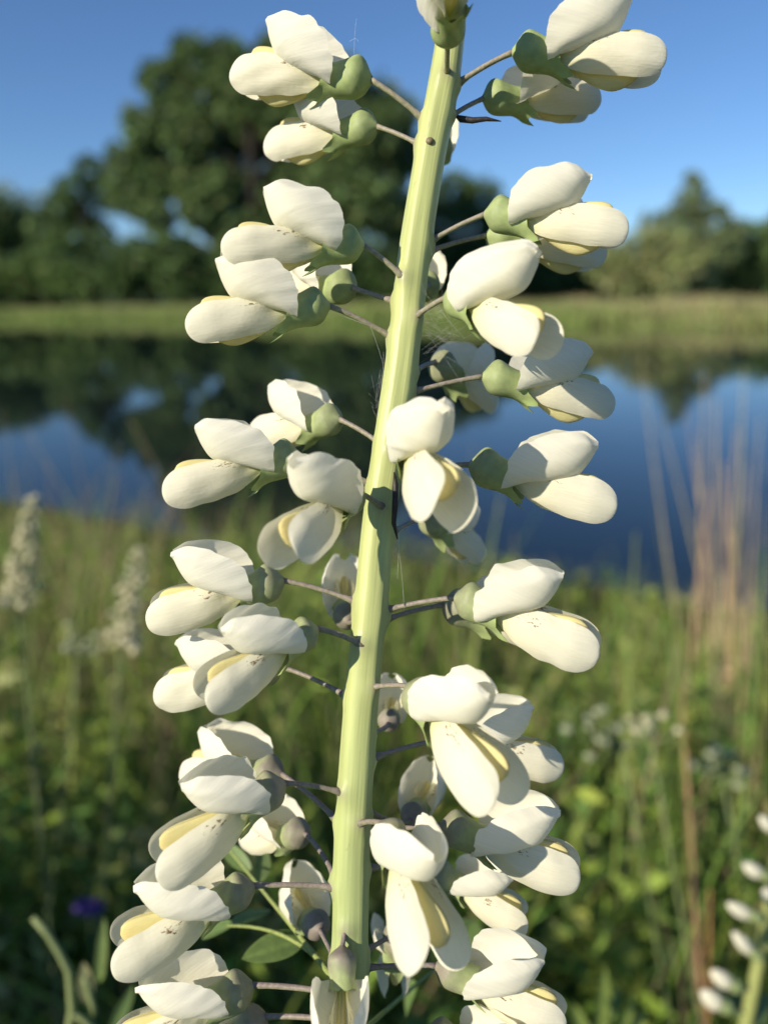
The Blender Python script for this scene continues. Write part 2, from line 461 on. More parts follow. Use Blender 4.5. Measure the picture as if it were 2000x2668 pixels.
for k, (x, top, dd) in enumerate(((-260, 430, 54), (-480, 380, 58), (1900, 440, 56), (2130, 400, 58))):
    tree('ash_tree', ('rounded green tree past the %s of the far bank treeline' % ('left end', 'far left end', 'right end', 'far right end')[k]), dd,
         [(x+rng.uniform(-90, 90), y, 60) for y in range(top, 640, 22)], x, 640, DG, 0.9, 0.4, 0.3, trunk_r=0.3)

def woodland():
    n = 68000
    x = nrg.uniform(-130, 130, n); y = nrg.uniform(108, 128, n)
    top = 7.0 + 1.6*np.sin(x*0.16) + 0.9*np.sin(x*0.43+1)
    z = 0.1 + top*nrg.uniform(0, 1, n)**0.8
    # it bends round both ends of the pond
    m = n//4
    x[:m] = np.where(nrg.uniform(0, 1, m) < 0.6, -1, 1)*nrg.uniform(84, 104, m); y[:m] = nrg.uniform(-10, 112, m)
    P = np.stack([x, y + (z-3)*0.4, z], 1)
    D = unit(nrg.normal(size=(n, 3)) + np.array([0, 0, -0.2])[None])
    L_ = nrg.uniform(0.6, 1.2, n)
    V, F, C = leaf_quads(P, D, L_, L_*0.6, vcols((0.06, 0.09, 0.035), n, 0.3, 0.1))
    tag(np_mesh('woodland', V, F, M_TREE, C), 'dark distant wood closing off the view behind the treeline', 'woodland', kind='stuff')
woodland()

# ------------------------------------------------------------------ grasses of the far bank (nobody could count them)
def far_grass():
    n = 60000
    x = nrg.uniform(-52, 36, n)
    fs = np.array([far_shore(v) for v in x])
    y = fs - 0.3 - 1.2*nrg.uniform(0, 1, n)*(nrg.uniform(0, 1, n) < 0.12) + nrg.uniform(0, 1, n)**1.4*18
    z = np.array([max(ground_z(a, b), WATER_Z-0.05) for a, b in zip(x, y)])
    P = np.stack([x, y, z], 1)
    D = unit(nrg.normal(size=(n, 3))*0.22 + np.array([0, 0, 1.0])[None])
    edge = np.clip((y-fs)/3, 0.0, 1)
    tall = 0.8+0.35*np.sin(x*1.9)*np.sin(x*0.7+y*0.3)
    L_ = nrg.uniform(0.28, 0.66, n)*(0.75+0.25*edge)*tall; W_ = nrg.uniform(0.035, 0.085, n)
    g = vcols((0.22, 0.33, 0.07), n, 0.28, 0.1)
    tan = vcols((0.44, 0.36, 0.20), n, 0.2, 0.06)
    patch = 0.5+0.5*np.sin(x*0.55+1.2)*np.sin(y*0.6+x*0.2)
    w = np.clip(patch*0.9*(y-fs)/9 + nrg.uniform(-0.25, 0.25, n) + np.clip((x-6)/14, 0, 0.35), 0, 1)[:, None]
    C = g*(1-w)+tan*w
    V, F, Cc = blade_quads(P, D, L_, W_, C, 0.25, C*0.8+tan*0.2)
    tag(np_mesh('bank_grass', V, F, M_HERB, Cc), 'sunlit green and straw coloured grass along the far bank of the pond', 'grass', kind='stuff')
far_grass()

# ------------------------------------------------------------------ near meadow (ground cover)
def keep_front(x, y): return np.abs(x) < 0.62*y + 0.55

def near_meadow():
    parts = []
    # leafy herbs: stems carrying many small leaves
    n = 4800
    y = 0.55 + nrg.uniform(0, 1, n)**1.5*4.2
    x = nrg.uniform(-1, 1, n)*(0.68*y+0.5)
    # the meadow goes on to the left of the view and beside the photographer, unseen; extra tall herbs are added there to shade the foreground
    y2 = np.concatenate([nrg.uniform(-0.9, 2.6, 1200), nrg.uniform(-0.7, 0.40, 1500)])
    x2 = -(0.68*np.maximum(y2, 0.0)+0.33) - np.concatenate([nrg.uniform(0, 1, 1200)**1.2*1.6, nrg.uniform(0, 1, 1500)**1.3*1.0])
    x = np.concatenate([x, x2]); y = np.concatenate([y, y2]); n = len(x)
    ns = np.array([near_shore(v) for v in x])
    ok = (y < ns-0.05)
    x, y, ns = x[ok], y[ok], ns[ok]; n = len(x)
    z = np.array([ground_z(a, b) for a, b in zip(x, y)])
    # vegetation is tallest on the left and thins to low growth along the right-hand shore
    lim = 1.15 - y*(0.31 + 0.17*np.clip((x+0.1)/0.5, 0, 1)) - z
    clumpy = 0.82 + 0.25*np.sin(x*5.1+y*2.0)*np.sin(y*4.3-x*1.7+0.5)
    lim = np.where(y < 0.6, np.minimum(lim, 0.66), lim)
    H = np.clip(lim, 0.06, 0.66)*nrg.uniform(0.55, 1.0, n)*clumpy
    out_ = x < -(0.68*np.maximum(y, 0)+0.32)
    H = np.where(out_ & (y < 0.45), nrg.uniform(0.62, 0.95, n), np.where(out_, np.minimum(H, 0.45), H))  # unseen herbs near the camera raised so their shadows darken the foreground
    lean = nrg.normal(size=(n, 2))*0.16
    kinds = nrg.integers(0, 4, n)
    pal = [(0.18, 0.28, 0.045), (0.29, 0.37, 0.07), (0.12, 0.21, 0.05), (0.34, 0.37, 0.13)]
    for i in range(n):
        d = np.array([lean[i, 0], lean[i, 1], 1.0]); d /= np.linalg.norm(d)
        m = int(12+H[i]*58)
        t = np.sort(nrg.uniform(0.12, 1, m))
        P = np.array([x[i], y[i], z[i]])[None] + d[None]*(t*H[i])[:, None]
        D = unit(nrg.normal(size=(m, 3))*np.array([1, 1, 0.5])[None] + np.array([0, 0, 0.55])[None])
        sz = nrg.uniform(0.018, 0.05)
        L_ = nrg.uniform(0.7, 1.3, m)*sz*(1.25-0.5*t); W_ = L_*nrg.uniform(0.14, 0.42)
        base = np.array(pal[kinds[i]])*math.exp(nrg.normal()*0.22)
        parts.append(leaf_quads(P, D, L_, W_, vcols(base, m, 0.15, 0.06)))
    V, F, C = stack(parts)
    tag(np_mesh('meadow_herbs', V, F, M_HERB, C), 'tangle of small leafy green herbs covering the near bank', 'herbs', kind='stuff')
    # grass blades among them
    n = 7000
    y = 0.55 + nrg.uniform(0, 1, n)**1.3*4.4
    x = nrg.uniform(-1, 1, n)*(0.68*y+0.5)
    ns = np.array([near_shore(v) for v in x]); ok = y < ns+0.1
    x, y = x[ok], y[ok]; n = len(x)
    z = np.array([max(ground_z(a, b), WATER_Z-0.1) for a, b in zip(x, y)])
    lim = 1.15 - y*(0.255 + 0.17*np.clip((x+0.1)/0.5, 0, 1)) - z
    H = np.clip(lim, 0.08, 0.7)*nrg.uniform(0.4, 1.1, n)
    P = np.stack([x, y, z], 1)
    D = unit(nrg.normal(size=(n, 3))*0.22 + np.array([0, 0, 1.0])[None])
    dry = (nrg.uniform(0, 1, n) < 0.2+0.25*np.clip((y-2.4)/1.5, 0, 1))[:, None]
    C = np.where(dry, vcols((0.34, 0.27, 0.15), n, 0.2, 0.06), vcols((0.19, 0.27, 0.05), n, 0.3, 0.1))
    V, F, Cc = blade_quads(P, D, H, nrg.uniform(0.003, 0.008, n), C, 0.3)
    tag(np_mesh('meadow_grass', V, F, M_HERB, Cc), 'fine green and straw grass blades growing through the near herbs', 'grass', kind='stuff')
near_meadow()

# ------------------------------------------------------------------ the flower spike
CREAM = np.array([0.90, 0.87, 0.69]); CLAW = np.array([0.62, 0.66, 0.16]); YEL = np.array([0.87, 0.785, 0.37])
GREEN = np.array([0.34, 0.43, 0.165]); PURP = np.array([0.25, 0.205, 0.185]); DARK = np.array([0.075, 0.058, 0.055])

def sstep(a, b, x):
    t = min(1.0, max(0.0, (x-a)/(b-a))); return t*t*(3-2*t)

class Wob:
    """smooth little irregularities, own to each petal"""
    def __init__(s, r): s.a = [(r.uniform(-1, 1), r.uniform(2, 7), r.uniform(2, 7), r.uniform(0, 6.3)) for _ in range(6)]
    def __call__(s, u, v): return sum(a*math.sin(p*u+q*v+f) for a, p, q, f in s.a)/3.0

def build_calyx(r, sc, tint, fat=1.0):
    n, seg = 17, 36
    prof = [(0, 8, 0), (0.04, 13, 0), (0.11, 24, 1), (0.2, 36, 2), (0.33, 44, 2), (0.5, 44, 0), (0.72, 40, -4), (0.88, 40, -8), (1.0, 44, -12)]
    V, C = [], []
    w = Wob(r)
    tl = [r.uniform(0.8, 1.25) for _ in range(5)]
    for i in range(n):
        t = i/(n-1)
        rad, zc = curve(prof, t)
        for j in range(seg):
            th = 2*math.pi*j/seg          # 0 = bottom
            a = (th+math.pi) % (2*math.pi) - math.pi
            # rim: three pointed teeth below and at the sides, a broad notched lip above
            tooth = 0.0
            for k, c in enumerate((-0.95, 0.0, 0.95)):
                tooth = max(tooth, tl[k]*34*max(0.0, 1-abs(a-c)/0.42))
            up = abs(abs(a)-math.pi)
            tooth = max(tooth, 12*max(0, 1-(up/0.9)**2) - 8*max(0, 1-up/0.18))
            length = 112 + 26*(0.5+0.5*math.cos(a))**1.3*sstep(0.2, 1, t) + tooth*0.95*sstep(0.55, 1, t)
            x = t*length
            rr = rad*fat*(1+0.016*w(t*2, a))
            flare = 1 + 0.10*sstep(0.8, 1.0, t)*(tooth/34.0)
            hump = 1 + 0.12*math.exp(-((t-0.26)/0.2)**2)*max(0, -math.cos(th))
            V.append((x*sc, rr*0.97*math.sin(th)*flare*sc, (-rr*math.cos(th)*flare*hump+zc-0.16*max(0, x-98))*sc))
            k = sstep(0.95, 0.05, t + 0.18*w(t*2, a+2))
            mixv = min(1.0, tint*(0.22+0.85*k))
            col = GREEN*(1-mixv) + PURP*mixv
            col = col*(1+0.10*w(a, t*4))
            edge = sstep(0.93, 1.0, t)
            C.append((*(col*(1-0.3*edge)+np.array([0.33, 0.42, 0.14])*0.3*edge), 1))
    return V, grid_faces(n, seg, True), C

def rot_y(p, c, a):
    x, z = p[0]-c[0], p[2]-c[1]
    return (c[0]+x*math.cos(a)-z*math.sin(a), p[1], c[1]+x*math.sin(a)+z*math.cos(a))

def build_wing(r, sc, s, spread, drop, big, old):
    nu, nv = 32, 19
    HALF = [(0, 6), (0.08, 13), (0.2, 33), (0.34, 44+4*old), (0.52, 48+9*old), (0.70, 50+9*old), (0.80, 50+8*old)]
    MIDZ = [(0, 0), (0.2, -2), (0.4, 0-10*old), (0.6, 1-15*old), (1, 0-16*old)]
    V, C, U = [], [], []
    w = Wob(r); w2 = Wob(r)
    cs, sn = math.cos(spread), math.sin(spread)
    for i in range(nu):
        t = math.sin(i/(nu-1)*math.pi/2)
        hh = float(curve(HALF, t)[0])
        pin = 1.0
        if t > 0.74:
            pin = max(0.0, 1-((t-0.74)/0.26)**2.8)**0.5; hh *= pin
        mz = float(curve(MIDZ, t)[0])
        for j in range(nv):
            v = j/(nv-1)*2-1
            x = 88 + 290*t - 10*v*v*sstep(0.5, 1, t)*0 - 5*v*sstep(0.2, 0.6, t)*pin
            z = mz + hh*v*(big if v < 0 else 1.0)
            bul = 20*sstep(0.05, 0.5, t)*(1-(abs(v)**2.4)*pin)*(0.35+0.65*pin) + 3
            tipin = 11*sstep(0.72, 1.0, t)
            dim = -7*math.exp(-((t-0.2)/0.08)**2)*math.exp(-((v-0.35)/0.4)**2)
            y = 12 + 8*sstep(0, 0.4, t) + bul - tipin + dim + 3.0*w(t*2, v*pin) - 4*sstep(0.5, 1, v)*pin
            z += 2.4*w2(t*5, v*0.5)*abs(v)*pin
            X = 95 + (x-95)*cs - 0*y; Y = y + (x-95)*sn
            p = rot_y((X, s*Y, z), (95, 6), drop)
            V.append((p[0]*sc, p[1]*sc, p[2]*sc))
            cl = sstep(0.26, 0.05, t)
            col = CREAM*(1-cl)+CLAW*cl
            yb = 0.38*sstep(0.6, 0.2, t)
            col = col*(1-yb)+np.array([0.86, 0.82, 0.48])*yb
            sp = math.exp(-((t-0.36)/0.16)**2)*math.exp(-((v-0.62)/0.35)**2) + 0.55*math.exp(-((t-0.6)/0.3)**2)
            C.append((*col, min(1.0, sp)))
            U.append((x+1000*s, z*1.0+v*10, 0))
    return V, grid_faces(nu, nv), C, U

def build_keel(r, sc, drop, low, old):
    nu, seg = 26, 28
    K_ = [(0, 92, 8, -6, 6), (0.12, 125, 12, -18*low, 11), (0.3, 170, 26, -44*low, 17), (0.5, 222, 44, -68*low, 20), (0.68, 268, 58, -76*low, 20),
          (0.82, 306, 62, -60*low, 17), (0.92, 330, 55, -34*low, 13), (0.98, 343, 36, -4, 7), (1, 346, 22, 12, 2)]
    V, C, U = [], [], []
    w = Wob(r)
    for i in range(nu):
        t = i/(nu-1)
        x, zt, zb, hw = curve(K_, t)
        zt += (7-16*old)*sstep(0.3, 0.7, t)*sstep(1.0, 0.9, t); hw *= 1-0.15*old
        for j in range(seg):
            th = 2*math.pi*j/seg
            c, s_ = math.cos(th), math.sin(th)
            z = (zt+zb)/2 + (zt-zb)/2*c
            y = hw*math.copysign(abs(s_)**0.8, s_)*(1+0.06*w(t*3, th)) * (1 - 0.22*max(0, c)**3)
            seam = max(0.0, c)**40
            z -= 5*seam
            p = rot_y((x, y, z), (95, 6), drop)
            V.append((p[0]*sc, p[1]*sc, p[2]*sc))
            g = sstep(0.35, 0.05, t)*0.6
            col = YEL*(1-g)+CLAW*g
            pale = 0.12*sstep(-0.2, -1, c)
            col = col*(1-pale)+np.array([0.86, 0.80, 0.45])*pale
            col = col*(1-0.22*seam)*(1+0.05*w(t*5, th))
            warm = 0.35*sstep(0.7, 1.0, t); col = col*(1-warm)+np.array([0.86, 0.68, 0.28])*warm
            C.append((*col, 0.15)); U.append((x, z, 300))
    F = grid_faces(nu, seg, True)
    F.append(tuple(range(seg))); F.append(tuple(range((nu-1)*seg, nu*seg)))
    return V, F, C, U

def build_banner(r, sc, pitch, flat, curl, shift):
    """one folded petal: both lobes bend back from the midrib"""
    ns_, nv = 40, 17
    mid = [(0, 94, 2), (0.2, 152, 17), (0.4, 212, 36), (0.52, 236, 52), (0.72, 254, 88), (1, 264, 124)]
    edge = [(0, 92, 24, -6), (0.09, 78, 54, -16), (0.22, 64, 76, 18), (0.40, 70, 86, 72), (0.57, 100, 84, 116), (0.74, 158, 68, 147), (0.89, 222, 46, 160), (1, 266, 22, 149)]
    V, C, U, F = [], [], [], []
    for s in (1, -1):
        off = len(V)
        w = Wob(r); w2 = Wob(r); ph = r.uniform(0, 6)
        cv = curl*(1+r.uniform(-0.35, 0.35))
        for i in range(ns_):
            t = i/(ns_-1)
            M = curve(mid, t) + np.array([shift*sstep(0, 0.3, t), 0]); E = curve(edge, t) + np.array([shift*sstep(-0.1, 0.2, t), 0, 0])
            ex = E[0] + (1.6*math.sin(41*t+ph) + 1.2*math.sin(67*t+2*ph))*sstep(0.05, 0.3, t) + 6*w2(t*4, 0)
            ez = E[2] + 1.6*math.sin(37*t+ph*2) + 6*w2(0, t*5)
            ey = E[1]*flat
            A = np.array([M[0], 0.0, M[1]]); B = np.array([ex, ey, ez])
            Cc = np.array([M[0]+0.02*(ex-M[0])+4, ey*1.02+16*math.sin(math.pi*min(1, t*1.05)), 0.55*M[1]+0.45*ez])
            for j in range(nv):
                q = j/(nv-1)
                p = A*(1-q)**2 + Cc*2*q*(1-q) + B*q*q
                # rim curls back towards the midline
                rim = sstep(0.72, 1.0, q)
                p = p + np.array([-2.0*rim, -cv*10*rim*sstep(0.3, 0.9, t), 1.5*rim])
                p[1] += 4.2*w(t*2.2, q*2)*q + 1.2*rim*math.sin(44*t+ph)
                g = rot_y((p[0], s*p[1], p[2]-7-3*shift/26), (95, 5), pitch)
                V.append((g[0]*sc, g[1]*sc, g[2]*sc))
                cl = sstep(0.24, 0.02, t + 0.25*q)
                col = CREAM*(1-cl)+np.array([0.78, 0.76, 0.28])*cl
                yy = 0.22*sstep(0.5, 0.0, q)*sstep(0.75, 0.1, t)
                col = col*(1-yy)+YEL*yy
                col = col*np.array([1, 1, 1+0.06*sstep(0.3, 1, q)])
                sp = 1.0*math.exp(-((t-0.42)/0.16)**2)*math.exp(-(q/0.12)**2)
                C.append((*np.clip(col, 0, 0.93), min(1, sp)))
                U.append((q*120, t*260, 600+s*40))
        F += grid_faces(ns_, nv, False, off)
    return V, F, C, U

plant = empty('white_indigo_plant', (0, 0, 0))
# the stem axis, measured down the middle of the photographed stalk: (x, y, width)
STEM = [(985, -70, 58), (972, 60, 62), (955, 180, 68), (935, 300, 68), (915, 430, 70), (895, 560, 72), (879, 690, 72), (862, 820, 74),
        (845, 940, 74), (827, 1060, 74), (812, 1180, 74), (800, 1300, 75), (787, 1430, 76), (778, 1560, 77), (770, 1700, 78),
        (760, 1850, 80), (755, 2000, 80), (750, 2150, 82), (744, 2350, 86), (738, 2600, 92)]
SY = [s[1] for s in STEM]
def stem_depth(y): return D0 + 0.0015*math.sin(y/500.0)
def stem_bend(y): return 1.6*math.sin(y/97.0)+1.2*math.sin(y/171.0+1)
def stem_at(y):
    x, w = curve([(s[1], s[0], s[2]) for s in STEM], y)
    return at(x+stem_bend(y), y, stem_depth(y)), w*K*PX/2*0.97, x

below = [at(738, 2600, stem_depth(2600))]
foot = Vector((below[0].x-0.012, below[0].y+0.02, ground_z(below[0].x, below[0].y+0.02)-0.02))
plant.location = foot

FLOWERS = []   # filled below: (attach x, attach y, base x, y, dz mm, tip x, y, toward-camera deg, tint, options)
def fl(ax, ay, bx, by, dz, tx, ty, phi, tint, **k): FLOWERS.append((ax, ay, bx, by, dz, tx, ty, phi, tint, k))
# left side, top to bottom
fl(908, 257, 803, 172, 1, 506, 160, -14, .12, keel=1.0, bp=-8, roll=-6)
fl(896, 310, 815, 272, -4, 580, 310, -26, .2, keel=1.0, bp=-4, roll=-4)
fl(868, 606, 786, 530, 5, 474, 535, 12, .12, keel=1.0, bp=2, roll=6, bsh=6)
fl(845, 728, 712, 660, 3, 398, 700, 10, .18, keel=.9, bp=6, roll=2)
fl(852, 648, 762, 622, -8, 590, 620, -38, .25, keel=.9)
fl(820, 955, 735, 905, -7, 552, 940, -36, .4, keel=.8, bp=4)
fl(808, 1050, 650, 985, 1, 347, 1055, 12, .35, keel=.8, bp=8)
fl(822, 1094, 775, 1062, 12, 590, 1180, 42, .3, keel=.7, spread=9, big=1.2, bp=18, bs=1.06, flat=.8, roll=20, bsh=6)
fl(762, 1300, 614, 1253, -2, 318, 1330, 2, .6, keel=.75, bp=8)
fl(780, 1386, 686, 1356, 9, 425, 1495, 22, .55, keel=.65, spread=6, big=1.1, bp=4, bsh=6)
fl(745, 1505, 610, 1440, -6, 328, 1490, -8, .6, keel=.75, bp=4)
fl(727, 1776, 610, 1672, -9, 392, 1655, -32, .85, keel=.75)
fl(740, 1703, 616, 1690, 10, 308, 1865, 18, .85, keel=.55, spread=8, big=1.15, bp=6, bsh=2)
fl(714, 1897, 660, 1800, -13, 505, 1810, -45, .8, keel=.8, scale=.88)
fl(718, 1912, 550, 1912, 5, 222, 2055, 12, .75, keel=.55, spread=7, big=1.1, bp=4, bsh=4)
fl(718, 2070, 692, 2010, -9, 622, 1925, -58, .9, keel=.8, bp=0)
fl(735, 2126, 548, 2127, 3, 215, 2270, 8, .7, keel=.6, spread=6, big=1.1, bsh=2)
fl(735, 2230, 575, 2195, -6, 330, 2330, -10, .85, keel=.7)
# right side
fl(988, 180, 1105, 112, 4, 1436, 135, 8, .1, keel=1.05, bp=2, roll=4)
fl(984, 246, 1042, 212, -6, 1287, 218, -16, .15, keel=.9, bp=0)
fl(932, 520, 1045, 462, 3, 1358, 500, 12, .2, keel=1.0, bp=2, roll=2, bsh=8)
fl(943, 540, 1048, 508, -9, 1300, 555, -12, .15, keel=.95, bp=4)
fl(898, 690, 965, 640, 13, 1195, 725, 34, .2, keel=.75, spread=7, big=1.1, bp=24, bs=1.16, flat=.8, roll=-8, bsh=-8)
fl(903, 846, 1040, 812, -3, 1322, 868, -8, .25, keel=1.0, bp=-2)
fl(905, 800, 938, 782, -12, 1062, 868, -46, .55, keel=1.0)
fl(845, 975, 858, 952, 16, 985, 1072, 48, .3, keel=.6, spread=8, big=1.35, bp=22, bs=1.08, scale=.95, flat=.75, roll=-22, bsh=4)
fl(853, 1010, 1012, 1003, 2, 1332, 1090, 10, .35, keel=.75, bp=-2, bsh=36)
fl(858, 1150, 915, 1118, -13, 1030, 1185, -36, .5, keel=.9)
fl(838, 1318, 980, 1290, 4, 1300, 1395, 14, .5, keel=.6, big=1.1, bp=8, bsh=4)
fl(838, 1340, 955, 1306, -10, 1210, 1370, -14, .7, keel=.8)
fl(806, 1478, 878, 1480, 14, 1085, 1690, 34, .6, keel=.55, spread=10, big=1.15, bp=16, bs=1.0, flat=.74, roll=-14, scale=1.04, bsh=4)
fl(820, 1640, 950, 1597, -10, 1226, 1640, -4, .6, keel=.7, bp=10)
fl(800, 1800, 948, 1782, 2, 1268, 1880, 10, .75, keel=.55, big=1.1, bp=0, bsh=36)
fl(778, 1765, 822, 1775, 15, 950, 2045, 38, .8, keel=.5, spread=11, big=1.15, bp=22, bs=1.1, flat=.75, roll=-24, scale=1.0, bsh=4)
fl(796, 1760, 885, 1775, -11, 945, 1670, -56, .9, keel=.7, scale=.86)
fl(795, 1880, 930, 1880, -15, 1128, 1975, 6, .7, keel=.6, spread=8, scale=.84)
fl(787, 2092, 940, 2085, 3, 1240, 2195, 10, .8, keel=.55, big=1.1, bp=2, bsh=30)
fl(788, 2230, 920, 2222, 5, 1200, 2370, 18, .8, keel=.6, bp=6)
fl(790, 2062, 862, 2014, -13, 845, 2120, -40, .8, keel=.7)
# facing up or down, and behind the stem
fl(962, 174, 966, 96, 18, 975, -90, 36, .2, keel=.9, up='away', scale=.86, spread=14)
fl(748, 1988, 739, 2042, 12, 737, 2310, 22, .95, keel=.6, up='toward', big=1.0)
fl(944, 300, 950, 322, -12, 945, 310, -66, .3, keel=.9, scale=.85)
fl(900, 620, 925, 615, -13, 918, 612, -72, .3, keel=.9, scale=.72)
fl(772, 1330, 752, 1345, -11, 738, 1240, -52, .8, keel=.7)
fl(800, 1590, 838, 1565, -12, 850, 1500, -52, .85, keel=.7, scale=.72)

SCALES = []
def add_flower(idx, ax, ay, bx, by, dz, tx, ty, phi, tint, opt):
    r = random.Random(100+idx)
    LN = 376*PX
    dz_ = dz*(0.5 if dz > 0 else 1.0)
    B = at(bx, by, D0 - dz_*0.001)
    dt = D0 - dz_*0.001 - LN*math.sin(R(phi))
    T = at(tx, ty, dt)
    s_raw = (T-B).length/LN
    s = opt.get('scale') or min(1.10, max(0.84, s_raw)); SCALES.append((idx, round(s_raw, 2)))
    X = (T-B).normalized()
    up = {'away': -CB*1.0 - CU*0.15, 'toward': CB*1.0 + CU*0.1}.get(opt.get('up'), CU + CB*0.18)
    Z = (up - X*up.dot(X)).normalized(); Y = Z.cross(X)
    m = Matrix((X, Y, Z)).transposed().to_4x4()
    m = m @ Matrix.Rotation(R(opt.get('roll', 0)) + R(r.uniform(-3, 3)), 4, 'X')
    # the wings' own axis dips below the calyx axis on mature flowers, so the calyx lies a little flatter
    m.translation = B - foot
    f = empty('flower', None, plant, m)
    sc = PX*s*(0.955 if by > 1400 else 0.99)
    V, F, C = build_calyx(r, sc, tint, r.uniform(1.02, 1.16))
    mesh_obj('calyx', V, F, M_CALYX, f, C)
    low = opt.get('keel', 0.8)*r.uniform(0.93, 1.05)
    drop = R(r.uniform(-2, 1))
    old = min(1.0, max(0.0, (0.98-opt.get('keel', 0.8))/0.35))
    spread = R(opt.get('spread', 2.5))
    for sd_ in (1, -1):
        V, F, C, U = build_wing(r, sc, sd_, spread*r.uniform(0.7, 1.2), drop + R(r.uniform(-2.0, 2.0)), opt.get('big', 1.0), old)
        mesh_obj('wing_petal', V, F, M_PETAL, f, C, U)
    V, F, C, U = build_keel(r, sc*0.985, drop, low, old)
    mesh_obj('keel_petal', V, F, M_PETAL, f, C, U)
    V, F, C, U = build_banner(r, sc*r.uniform(0.92, 0.98)*opt.get('bs', 1.0), R(opt.get('bp', 0)*0.6+r.uniform(-3, 4)), opt.get('flat') or r.uniform(0.78, 1.05), r.uniform(0.3, 1.6), opt.get('bsh', 26)+r.uniform(-5, 5))
    if opt.get('roll', 0)**2 > 150:      # on turned flowers the standard stays upright
        V = [tuple(Matrix.Rotation(-R(opt['roll'])*0.9, 3, 'X') @ Vector(v)) for v in V]
    mesh_obj('banner_petal', V, F, M_PETAL, f, C, U)
    # stalk from the stem's skin to the calyx
    inv = m.inverted()
    c, rad, cx = stem_at(ay)
    A0 = at(ax, ay, stem_depth(ay))
    lat = A0 - c; latlen = lat.length
    side = lat.normalized() if latlen > 1e-5 else CR
    lat_c = min(latlen, rad*0.94)
    dep = math.sqrt(max(0.0, (rad*0.97)**2 - lat_c**2))
    A = c + side*lat_c + (CB*dep if (dz > 4 or (dz > -5 and latlen < rad*0.5)) else -CB*dep*(1.0 if dz < -4 else 0.15))
    A_in = A + (c-A)*0.25
    ctrl = A.lerp(B, 0.5) + CU*(-0.0006) - X*0.0004
    ctrl2 = ctrl.lerp(B - X*(B-A).length*0.35, 0.35)
    pts = [A_in] + bez(A, ctrl2, B + X*0.0003, 11)
    pr = 6.6*PX*r.uniform(0.92, 1.1)
    rr = [pr*2.6, pr*2.0, pr*1.3] + [pr]*7 + [pr*1.1, pr*1.25]
    v, fc = tube([inv @ (p - foot) for p in pts], rr, 12)
    cc = []
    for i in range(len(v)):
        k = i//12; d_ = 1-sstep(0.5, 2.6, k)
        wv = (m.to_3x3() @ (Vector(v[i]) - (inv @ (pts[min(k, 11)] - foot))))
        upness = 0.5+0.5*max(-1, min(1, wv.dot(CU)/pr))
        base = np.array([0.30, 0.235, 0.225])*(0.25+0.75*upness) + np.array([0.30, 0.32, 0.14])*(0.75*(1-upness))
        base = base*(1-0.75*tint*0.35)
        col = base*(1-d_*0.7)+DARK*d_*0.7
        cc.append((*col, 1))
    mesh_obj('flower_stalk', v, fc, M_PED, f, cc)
    return A, side

ATT = []
for i, q in enumerate(FLOWERS):
    ATT.append((q[1], add_flower(i, *q)))
print('scale check', [s for s in SCALES if s[1] < 0.84 or s[1] > 1.16])

def build_stem():
    seg, V, C, U = 40, [], [], []
    ys = list(np.arange(-60, 2600, 13))
    n = 0
    for yy in ys:
        c, rad, x = stem_at(yy)
        nxt = stem_at(yy+5)[0]
        t = (c-nxt).normalized()
        a = (CR - t*CR.dot(t)).normalized(); b = t.cross(a)
        if b.dot(CB) < 0: b = -b
        for j in range(seg):
            th = 2*math.pi*j/seg
            d = a*math.cos(th) + b*math.sin(th)
            rr = rad*(1 + 0.030*math.cos(5*th+1.92+0.25*math.sin(yy*0.004)) + 0.010*math.cos(9*th+1+yy*0.002) + 0.008*math.sin(yy*0.013+th))
            dk = 0.0
            for (ay, (A, sd_)) in ATT:
                if abs(yy-ay) > 70: continue
                q = ((c + d*rad) - A).length/PX
                below_ = max(0.0, (yy-ay))/60.0
                hump = math.exp(-(q/26.0)**2)
                rr += hump*9*PX*(1.0 if yy > ay-10 else 0.4)
                dk = max(dk, math.exp(-(q/17.0)**2))
            V.append(c + d*rr - foot)
            base = np.array([0.46, 0.50, 0.195])*(1+0.05*math.cos(5*th+yy*0.0016)) * (1+0.05*math.sin(yy*0.021+3*th))
            low = sstep(1200, 2300, yy)
            base = base*(1-low)+np.array([0.39, 0.46, 0.19])*low
            col = base*(1-dk*0.55)+np.array([0.26, 0.21, 0.18])*dk*0.55
            C.append((*col, 1)); U.append((math.cos(th), math.sin(th), yy)); n += 1
    F = grid_faces(len(ys), seg, True)
    # carry on down to the ground
    last = len(V)-seg
    c0, rad, _ = stem_at(ys[-1])
    for k in range(1, 9):
        t = k/8
        c = c0.lerp(foot, t)
        for j in range(seg):
            th = 2*math.pi*j/seg
            V.append(c + (CR*math.cos(th) + Vector((0, 1, 0))*-math.sin(th)*-1)*rad*(1+0.3*t) - foot)
            C.append((0.36, 0.40, 0.16, 1)); U.append((math.cos(th), math.sin(th), ys[-1]+k*300))
    F += grid_faces(9, seg, True, last)
    mesh_obj('stem', V, F, M_STEM, plant, C, U)
build_stem()
tag(plant, 'tall white flower spike with pale green stem, big creamy pea flowers on thin stalks', 'flowering plant')

def simple_tube(name, pts, radii, col, mat, parent, seg=8, var=0.0):
    v, f = tube(pts, radii, seg)
    return mesh_obj(name, v, f, mat, parent, [(*[c*(1+rng.uniform(-var, var)) for c in col], 1)]*len(v))

